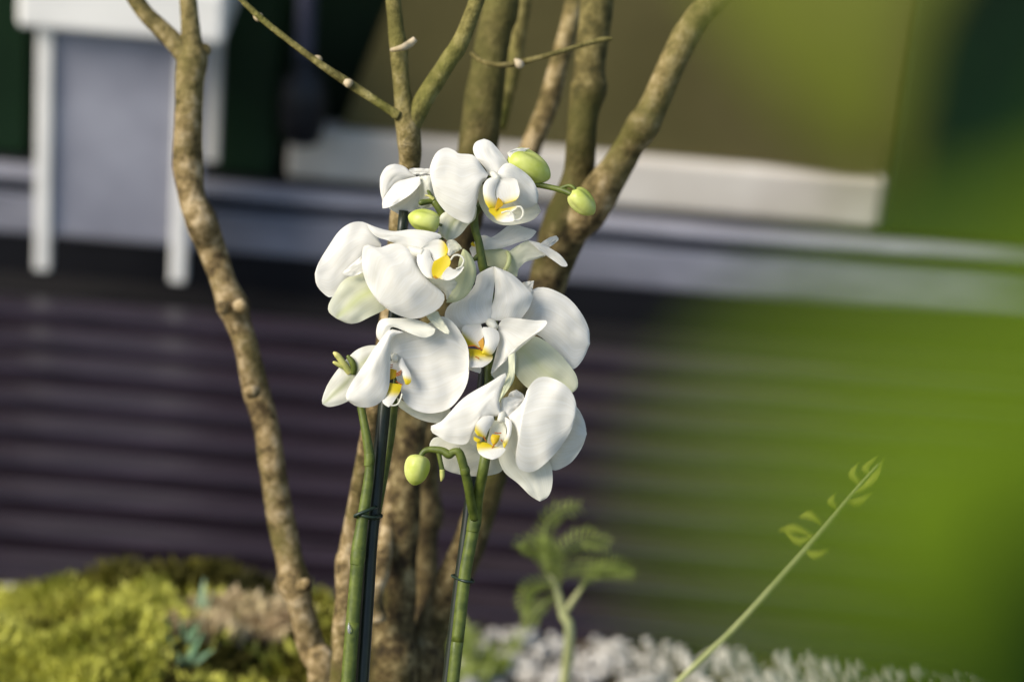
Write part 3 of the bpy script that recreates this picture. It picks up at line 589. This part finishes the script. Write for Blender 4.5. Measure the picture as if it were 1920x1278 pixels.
F.p('sepal', Z4, [(440, 820), (415, 960), (445, 1065), (520, 1130), (580, 1190), (632, 1222)], [(530, 800), (600, 920), (680, 1020), (696, 1080), (693, 1150), (672, 1200), (632, 1222)], dz=-22, b=0, t=6, bulge=10, tint=(.2, .1))
F.p('sepal', Z4, [(300, 860), (200, 900), (100, 895), (70, 930), (75, 960), (120, 990), (145, 1055), (185, 1075)], [(430, 900), (450, 990), (442, 1062), (385, 1088), (310, 1095), (240, 1088), (185, 1075)], dz=-38, b=0, t=0, bulge=8, tint=(.22, .1))
F.p('sepal', Z4, [(472, 480), (470, 560), (445, 640), (425, 714)], [(503, 465), (501, 590), (470, 652), (425, 714)], dz=10, b=-30, t=6, bulge=4, tint=(.35, .5))
F.l(Z6, [(520, 320), (430, 310), (330, 350), (260, 440), (240, 540), (290, 610)], [(530, 380), (480, 470), (430, 560), (400, 640), (350, 630), (290, 610)], b=14, t=34, bulge=8, yel=(.55, .8))
F.l(Z6, [(700, 330), (790, 400), (785, 560), (740, 700), (680, 800)], [(640, 350), (700, 430), (730, 540), (700, 640), (660, 720), (680, 800)], b=14, t=34, bulge=4, yel=(.6, .9))
F.l(Z6, [(500, 380), (450, 600), (430, 720), (500, 800)], [(690, 380), (710, 560), (670, 720), (500, 800)], b=4, t=16, bulge=-8, tint=(.2, .1))
F.l(Z6, [(500, 590), (480, 650), (505, 735), (535, 755)], [(620, 600), (610, 650), (580, 710), (535, 755)], b=20, t=26, bulge=8, yel=(-1, -.5), red=.16)
F.l(Z6, [(230, 620), (225, 670), (280, 710)], [(300, 660), (330, 680), (280, 710)], b=28, t=32, bulge=2, yel=(-1, -.5))
F.l(Z6, [(280, 690), (270, 760), (290, 850), (330, 900), (400, 940), (500, 968)], [(430, 720), (560, 780), (700, 800), (660, 880), (580, 945), (500, 968)], b=26, t=44, bulge=6, yel=(.5, .2))
F.streaks(Z6, [[(370, 620), (390, 655), (410, 690)], [(540, 565), (590, 575), (640, 570)], [(635, 670), (650, 690), (660, 700)], [(540, 730), (515, 775), (500, 800)]], 34, 5)
F.done()

# buds ------------------------------------------------------------------
def bud(plant, g, base, tip, rad, dz=0, prof=None, seams=3, phase=0.0, tipdz=0, label=None):
    bx, by = g2(g, *base); tx, ty = g2(g, *tip); r = rad / g[2]
    A = D(bx, by, dz); B = D(tx, ty, dz + tipdz); ax = B - A; L = ax.length; ax.normalize()
    e = (fwd - ax * fwd.dot(ax)).normalized(); f = ax.cross(e)
    prof = prof or [(0, .12), (.04, .5), (.14, .82), (.3, .98), (.45, 1), (.62, .92), (.78, .7), (.9, .42), (.97, .18), (1, .02)]
    m = MB(); sg = 24; vs = []
    for u, k in prof:
        for s_ in range(sg):
            an = 2 * math.pi * s_ / sg + phase
            rr = r * PX * k * (1 - .26 * (abs(math.cos(an * seams / 2)) ** 6) * math.sin(math.pi * min(1, u + .1)) + .03 * math.sin(an * 2 + u * 3))
            vs.append(A + ax * L * u + (e * math.cos(an) + f * math.sin(an)) * rr)
    n = len(prof); fs = [(i * sg + k, i * sg + (k + 1) % sg, (i + 1) * sg + (k + 1) % sg, (i + 1) * sg + k) for i in range(n - 1) for k in range(sg)]
    fs += [tuple(range(sg - 1, -1, -1)), tuple((n - 1) * sg + k for k in range(sg))]
    m.add(vs, fs); o = m.build('bud', 'bud', plant)
    sd = o.modifiers.new('sub', 'SUBSURF'); sd.levels = 1; sd.render_levels = 1
    if label: o['label'] = label
    return o
EGG = [(0, .1), (.02, .45), (.08, .75), (.2, .97), (.38, 1.05), (.55, 1.0), (.7, .88), (.84, .66), (.94, .38), (.99, .14), (1, .03)]
b1 = bud(or2, Z2, (690, 215), (1005, 375), 128, dz=-26, prof=EGG, phase=.6, label='large pale bud beginning to open')
m_ = MB(); m_.petal(Z2, [(720, 250), (690, 200), (690, 180), (760, 153), (850, 153)], [(740, 262), (760, 200), (790, 190), (850, 153)], dz=-2, bulge=4, b=-6, t=-14); q = m_.build('sepal', 'petal', b1, solid=THK)
bud(or2, Z2, (1165, 470), (1333, 645), 92, dz=-12, prof=EGG, phase=1.2)
bud(or1, ZB, (985, 1050), (520, 915), 185, dz=30, prof=EGG, phase=.3)
bud(or2, ZC, (370, 255), (285, 715), 198, dz=60, prof=EGG, phase=.2)

# stems -------------------------------------------------------------------
def plant_tube(name, material, pts, plant, ground=False, seg=12, rough=.04):
    path = [(D(x, y, dz), r * PX) for x, y, r, dz in pts]
    if ground:
        p0, rr = path[0]; dr = (p0 - path[1][0]).normalized(); path = [(p0 + dr * ((p0.z - bed_h(p0.x, p0.y) + .02) / max(.3, -dr.z)), rr * 1.1)] + path
    m = MB(); m.tube(path, n=len(path) * 6, seg=seg, rough=rough); return m.build(name, material, plant)
plant_tube('stem', 'stem', [(652, 1290, 14, 0), (660, 1180, 13.5, 0), (668, 1080, 13, 0), (672, 1030, 14, 0), (678, 985, 11.5, 0), (688, 920, 10.5, 0), (693, 875, 9, 0), (692, 850, 9.5, 0), (684, 800, 8, -2), (676, 760, 7.5, -8), (668, 735, 7, -8), (664, 705, 7, 0), (662, 690, 6, 6)], or1, ground=True)
plant_tube('stem', 'stem', [(700, 1000, 8, -55), (722, 880, 8, -58), (735, 800, 8, -60), (745, 700, 8, -66), (775, 560, 8, -60), (805, 480, 8, -50), (835, 425, 8, -30), (826, 395, 8, -26), (813, 377, 7, -26)], or1)
plant_tube('tip', 'stem', [(813, 377, 6, -26), (802, 378, 5.5, -22), (790, 380, 6, -20), (785, 380, 3, -20)], or1)
plant_tube('bract', 'tip', [(812, 374, 5, -24), (806, 368, 2.5, -22), (797, 366, 1, -22)], or1)
# tip cluster at the far left
plant_tube('tip', 'tip', [(656, 698, 7, 6), (650, 690, 7, 10), (643, 680, 6.5, 14), (636, 670, 6, 16), (630, 664, 5, 18), (625, 660, 2, 18)], or1)
plant_tube('tip', 'tip', [(648, 690, 5, 10), (638, 685, 4.5, 14), (628, 680, 3.5, 16), (624, 678, 1.5, 16)], or1)
plant_tube('tip', 'stem', [(662, 700, 6, 8), (664, 690, 6, 12), (660, 678, 6, 14), (653, 669, 4, 14), (650, 667, 2, 14)], or1)
plant_tube('stem', 'stem', [(848, 1290, 12, 0), (858, 1200, 12, 0), (870, 1090, 12, 0), (880, 1030, 12, 0), (890, 975, 12.5, 0), (896, 930, 11, 20), (906, 880, 10.5, 50), (913, 835, 10, 44), (918, 790, 10, 10), (918, 740, 10, -28), (918, 690, 9, -50), (925, 610, 9, -62), (915, 530, 9, -48), (905, 497, 9, -38), (898, 455, 7.5, -34), (890, 425, 8, -32), (893, 395, 8, -34), (930, 365, 7, -36), (985, 345, 6, -32), (1010, 347, 5.5, -24), (1040, 353, 5.5, -16), (1058, 358, 6, -10), (1075, 366, 5, -2), (1088, 376, 4, 2)], or2, ground=True)
plant_tube('stem', 'stem', [(1050, 354, 4, -12), (1066, 348, 3.5, -8), (1076, 352, 3.5, -4), (1080, 360, 3, -2)], or2)
plant_tube('stem', 'stem', [(890, 972, 9, 6), (884, 945, 9, 24), (878, 910, 9, 46), (872, 885, 8.5, 58), (866, 862, 8.5, 64), (860, 848, 8, 66), (850, 847, 7, 66), (842, 852, 8, 66), (832, 846, 7.5, 64), (820, 843, 7, 62), (806, 842, 6, 60), (795, 846, 5.5, 60), (788, 856, 5, 60)], or2)
plant_tube('tip', 'stem', [(822, 845, 5, 62), (826, 866, 4.5, 62), (830, 884, 5, 62)], or2)
plant_tube('bract', 'tip', [(829, 880, 5, 63), (829, 893, 4.5, 63), (827, 902, 1, 63)], or2)
plant_tube('bract', 'stem', [(862, 850, 4, 68), (862, 842, 2, 68), (861, 838, .6, 68)], or2)
plant_tube('bract', 'stem', [(898, 478, 5, -36), (892, 484, 5, -34), (886, 486, 3, -32)], or2)
for pl, pts in ((or1, [(691, 874, 9.6, 0), (693, 862, 10.6, 0), (692, 850, 9.9, 0)]), (or1, [(669, 1058, 13.6, 0), (671, 1042, 14.6, 0), (673, 1028, 14.0, 0)]), (or2, [(886, 996, 12.6, 0), (889, 980, 13.6, 0), (891, 966, 12.9, 0)]), (or2, [(872, 888, 9.2, 57), (872, 882, 9.7, 59), (870, 876, 9.1, 61)])):
    plant_tube('node', 'stem', pts, pl)
dr_ = MB(); dtube(dr_, [(654, 1166, .6, 14), (654, 1172, 2.2, 15), (655, 1179, 4, 15), (655, 1185, 2.6, 15), (655, 1187, .5, 15)], n=12, seg=10)
gm, gt, gb, go = mat('water'); gb.inputs['Roughness'].default_value = .02; gb.inputs['Transmission Weight'].default_value = .8; gb.inputs['IOR'].default_value = 1.33; MAT['water'] = gm
tag(dr_.build('water_drop', 'water'), 'single clear drop low on the left orchid stem', 'drop')
def pedicel(plant, a, b):
    m = MB(); m.tube([(D(*a), 3.2 * PX), (D((a[0] + b[0]) / 2, (a[1] + b[1]) / 2, (a[2] + b[2]) / 2 - 4), 3 * PX), (D(*b), 4 * PX)], n=10, seg=8); m.build('pedicel', 'stem', plant)
pedicel(or2, (920, 322, -2), (915, 376, -36)); pedicel(or1, (768, 466, 50), (796, 492, -50)); pedicel(or1, (739, 665, 15), (752, 660, -62))
pedicel(or2, (920, 600, -16), (924, 612, -62)); pedicel(or2, (945, 772, 48), (918, 742, -28)); pedicel(or1, (788, 332, -92), (815, 380, -30)); pedicel(or2, (946, 508, -50), (905, 500, -40))
pedicel(or2, (962, 300, -26), (965, 352, -34)); pedicel(or1, (822, 420, 28), (832, 424, -28))

# stakes and ties -----------------------------------------------------------
def stake(name, pts, label, ties):
    p0 = D(*[pts[0][i] for i in (0, 1, 3)]); p1 = D(*[pts[1][i] for i in (0, 1, 3)]); dr = (p0 - p1).normalized(); base = p0 + dr * ((p0.z - bed_h(p0.x, p0.y) + .02) / max(.3, -dr.z))
    e = empty(name, base, label, 'stake', 'plant stakes')
    m = MB(); m.tube([(base, pts[0][2] * PX)] + [(D(x, y, dz), r * PX) for x, y, r, dz in pts], n=30, seg=14); m.build('rod', 'stake', e)
    for tp in ties:
        m = MB(); m.tube([(D(x, y, dz), r * PX) for x, y, r, dz in tp], n=36, seg=7); m.build('tie', 'tie', e)
stake('plant_stake', [(678, 1290, 13, -26), (690, 1100, 13, -26), (697, 1000, 12.5, -26), (720, 770, 12, -30), (740, 570, 10, -62), (757, 395, 9, -70)], 'tall dark green rod behind the left orchid spike',
      [[(706, 950, 3, -8), (690, 956, 3.2, 14), (668, 965, 3.2, 14), (667, 968, 3.2, 4), (680, 968, 3.2, -10), (700, 972, 3.4, -8), (714, 968, 3.4, -18), (712, 964, 3, -36), (690, 962, 3, -42), (672, 964, 3, -14), (676, 965, 3, 12), (700, 970, 3, 10), (714, 967, 3, -14)]])
stake('plant_stake', [(838, 1290, 11, -30), (858, 1120, 11, -30), (874, 1000, 11, -32), (890, 870, 11, -40), (908, 700, 11, -64), (922, 600, 9, -76)], 'shorter dark rod beside the right orchid spike',
      [[(850, 1080, 2.6, -22), (862, 1086, 2.8, 6), (878, 1090, 2.8, 13), (888, 1090, 2.6, -4), (880, 1084, 2.6, -20), (858, 1078, 2.6, -46), (848, 1078, 2.6, -34), (850, 1081, 2.6, -20)]])

# ================================================================== seedling and thin stem in front of the deck
sb = onZ(1062, 1235, -.02); zs = (sb - CAM).dot(fwd); zs = 2.25
seed_ = empty('fern_seedling', P(1065, 1260, zs), 'feathery green seedling with a pale forked stem by the gravel', 'seedling')
m_ = MB(); p0 = P(1064, 1240, zs)
m_.tube([(Vector((p0.x - .01, p0.y, bed_h(p0.x, p0.y) - .02)), .0042), (p0, .004), (P(1055, 1150, zs), .0034), (P(1042, 1100, zs), .0026), (P(1030, 1075, zs), .0018)], n=20, seg=9); m_.build('stem', 'paleStem', seed_)
m_ = MB(); m_.tube([(P(1058, 1150, zs), .0026), (P(1078, 1120, zs - .005), .0022), (P(1092, 1100, zs - .01), .0014)], n=10, seg=8); m_.build('stem', 'paleStem', seed_)
rf = random.Random(4)
def frond(pts, z0, z1, size, matn, n=16):
    m = MB(); q = catmull([(x, y, 0) for x, y in pts], n)
    for i, c in enumerate(q):
        z = z0 + (z1 - z0) * i / (n - 1); d = q[min(n - 1, i + 1)] - q[max(0, i - 1)]; d.normalize(); s_ = Vector((-d.y, d.x, 0))
        ln = size * (0.5 + math.sin(math.pi * (i + 1) / (n + 2))) * .8
        for sg in (-1, 1):
            e = c + (s_ * sg * .9 + d * .5) * ln * rf.uniform(.8, 1.15); mid_ = (c + e) / 2; wv = d * ln * .10
            zz = z + rf.uniform(-.008, .008)
            m.add([P(c.x, c.y, z), P(mid_.x + wv.x, mid_.y + wv.y, (z + zz) / 2 - .002), P(e.x, e.y, zz), P(mid_.x - wv.x, mid_.y - wv.y, (z + zz) / 2 + .002)], [(0, 1, 2, 3)])
    m.tube([(P(c.x, c.y, z0 + (z1 - z0) * i / (n - 1)), .0009) for i, c in enumerate(q[::3])], n=14, seg=5)
    m.build('frond', matn, seed_, smooth=False)
frond([(1030, 1080), (1015, 1040), (985, 1015), (972, 1025)], zs, zs - .03, 22, 'fern')
frond([(1030, 1080), (1020, 1010), (1035, 965), (1085, 950)], zs, zs + .03, 24, 'fern')
frond([(1032, 1080), (1060, 1030), (1100, 1010), (1140, 1020)], zs, zs - .02, 24, 'fern')
frond([(1040, 1100), (1010, 1095), (985, 1115), (990, 1150)], zs, zs - .04, 22, 'fern')
frond([(1045, 1115), (1020, 1130), (1000, 1150), (985, 1180)], zs, zs + .02, 20, 'fern')
for k in range(4):
    a0 = rf.uniform(-1.2, 1.5); x0, y0 = 1034 + rf.uniform(-10, 20), 1080 + rf.uniform(-15, 25); ln_ = rf.uniform(70, 130)
    frond([(x0, y0), (x0 + ln_ * .5 * math.sin(a0), y0 - ln_ * .55 * math.cos(a0)), (x0 + ln_ * math.sin(a0) * 1.1, y0 - ln_ * .8 * math.cos(a0) + 12)], zs, zs + rf.uniform(-.05, .05), 17, 'fern')
frond([(1090, 1100), (1120, 1070), (1160, 1060), (1190, 1075)], zs - .01, zs, 20, 'fern')

zt = 2.0
st = empty('grass_stalk', P(1280, 1262, zt), 'thin green stalk arching up to the right past the gravel', 'stalk')
m_ = MB(); p0 = P(1255, 1295, zt)
p1 = P(1370, 1180, zt); dr = (p0 - p1).normalized()
m_.tube([(p0 + dr * ((p0.z - .18) / -dr.z), .0024), (p0, .0022), (P(1372, 1183, zt), .0019), (P(1474, 1072, zt), .0016), (P(1540, 998, zt), .0013), (P(1608, 918, zt), .0010), (P(1650, 872, zt), .0007)], n=30, seg=8); m_.build('stem', 'paleStem', st)
for pts in ([(1535, 1000), (1500, 1015), (1465, 985)], [(1530, 1005), (1490, 990), (1460, 995)], [(1575, 955), (1560, 940), (1570, 925)], [(1600, 930), (1640, 900), (1660, 860)], [(1640, 895), (1625, 880), (1650, 855)], [(1548, 985), (1520, 965), (1500, 970)], [(1590, 940), (1612, 942), (1640, 925)], [(1620, 912), (1600, 890), (1612, 868)], [(1510, 1030), (1530, 1040), (1560, 1030)]):
    m_ = MB(); (a, b_, c_) = pts
    nrm = Vector((c_[1] - a[1], a[0] - c_[0])); nrm.normalize(); o_ = nrm * 7
    m_.petal((0, 0, 1), [a, (b_[0] + o_.x, b_[1] + o_.y), c_], [a, (b_[0] - o_.x, b_[1] - o_.y), c_], zf=lambda x, y, h: P(x, y, zt - h * .0003), bulge=4, nu=8, nv=5)
    m_.build('leaf', 'sedum', st)

# ================================================================== leaves close to the lens
fb = empty('broadleaf_bush', Vector((.42, .45, bed_h(.42, .45))), 'out of focus bright green bush filling the right foreground', 'bush')
m_ = MB()
m_.tube([(Vector((.42, .45, bed_h(.42, .45) - .02)), .007), (Vector((.33, .42, .7)), .006), (Vector((.20, .33, 1.10)), .004), (Vector((.16, .33, 1.42)), .003)], n=24, seg=9); m_.build('stem', 'stem', fb)
def close_leaf(L, Rr, z, matn, b=0, t=0, bulge=60, tilt=0):
    m = MB(); m.petal((0, 0, 1), L, Rr, zf=lambda x, y, h: P(x, y, z - h * z / FPX), b=b, t=t, bulge=bulge, tilt=tilt, nu=24, nv=11, ripple=6)
    m.build('leaf', matn, fb, solid=.0004)
    c0 = (m.v[0] + m.v[10]) / 2; c1 = (m.v[11] + m.v[21]) / 2
    for i in range(11): m.v[i] = m.v[i].lerp(c0, .0)
    tgt = Vector((.20, .33, 1.10)).lerp(Vector((.16, .33, 1.42)), min(1, max(0, (c0.z - 1.1) / .32 - .1)))
    k = MB(); k.tube([(c1, .0012), (c0, .0016), (c0.lerp(tgt, .5) + (c0 - c1) * .2, .0018), (tgt, .002)], n=14, seg=7); k.build('petiole', 'stem', fb)
close_leaf([(2700, 250), (2100, 480), (1850, 560), (1620, 650), (1440, 840), (1420, 1080), (1580, 1420)], [(2900, 1800), (2300, 1850), (1950, 1800), (1720, 1680), (1580, 1420)], .15, 'lime', b=-40, t=40, bulge=80, tilt=850)
close_leaf([(2700, 660), (2050, 700), (1760, 820), (1610, 980), (1530, 1200), (1520, 1500)], [(2700, 1950), (2300, 1950), (2050, 1900), (1680, 1800), (1520, 1500)], .128, 'leafdark', bulge=60)
close_leaf([(2300, -500), (1950, -300), (1740, 0), (1690, 200), (1660, 360)], [(1100, -700), (1200, -350), (1330, 0), (1480, 200), (1660, 360)], .42, 'leafolive', b=0, t=80, bulge=100, tilt=-300)
close_leaf([(2500, -300), (2200, -150), (2030, 100), (1930, 420), (1920, 520)], [(2600, 700), (2350, 700), (2130, 620), (1990, 560), (1920, 520)], .36, 'leafdark', bulge=60)
print('boards', nb, 'Yedge', Yedge, 'Yrise', Yrise)
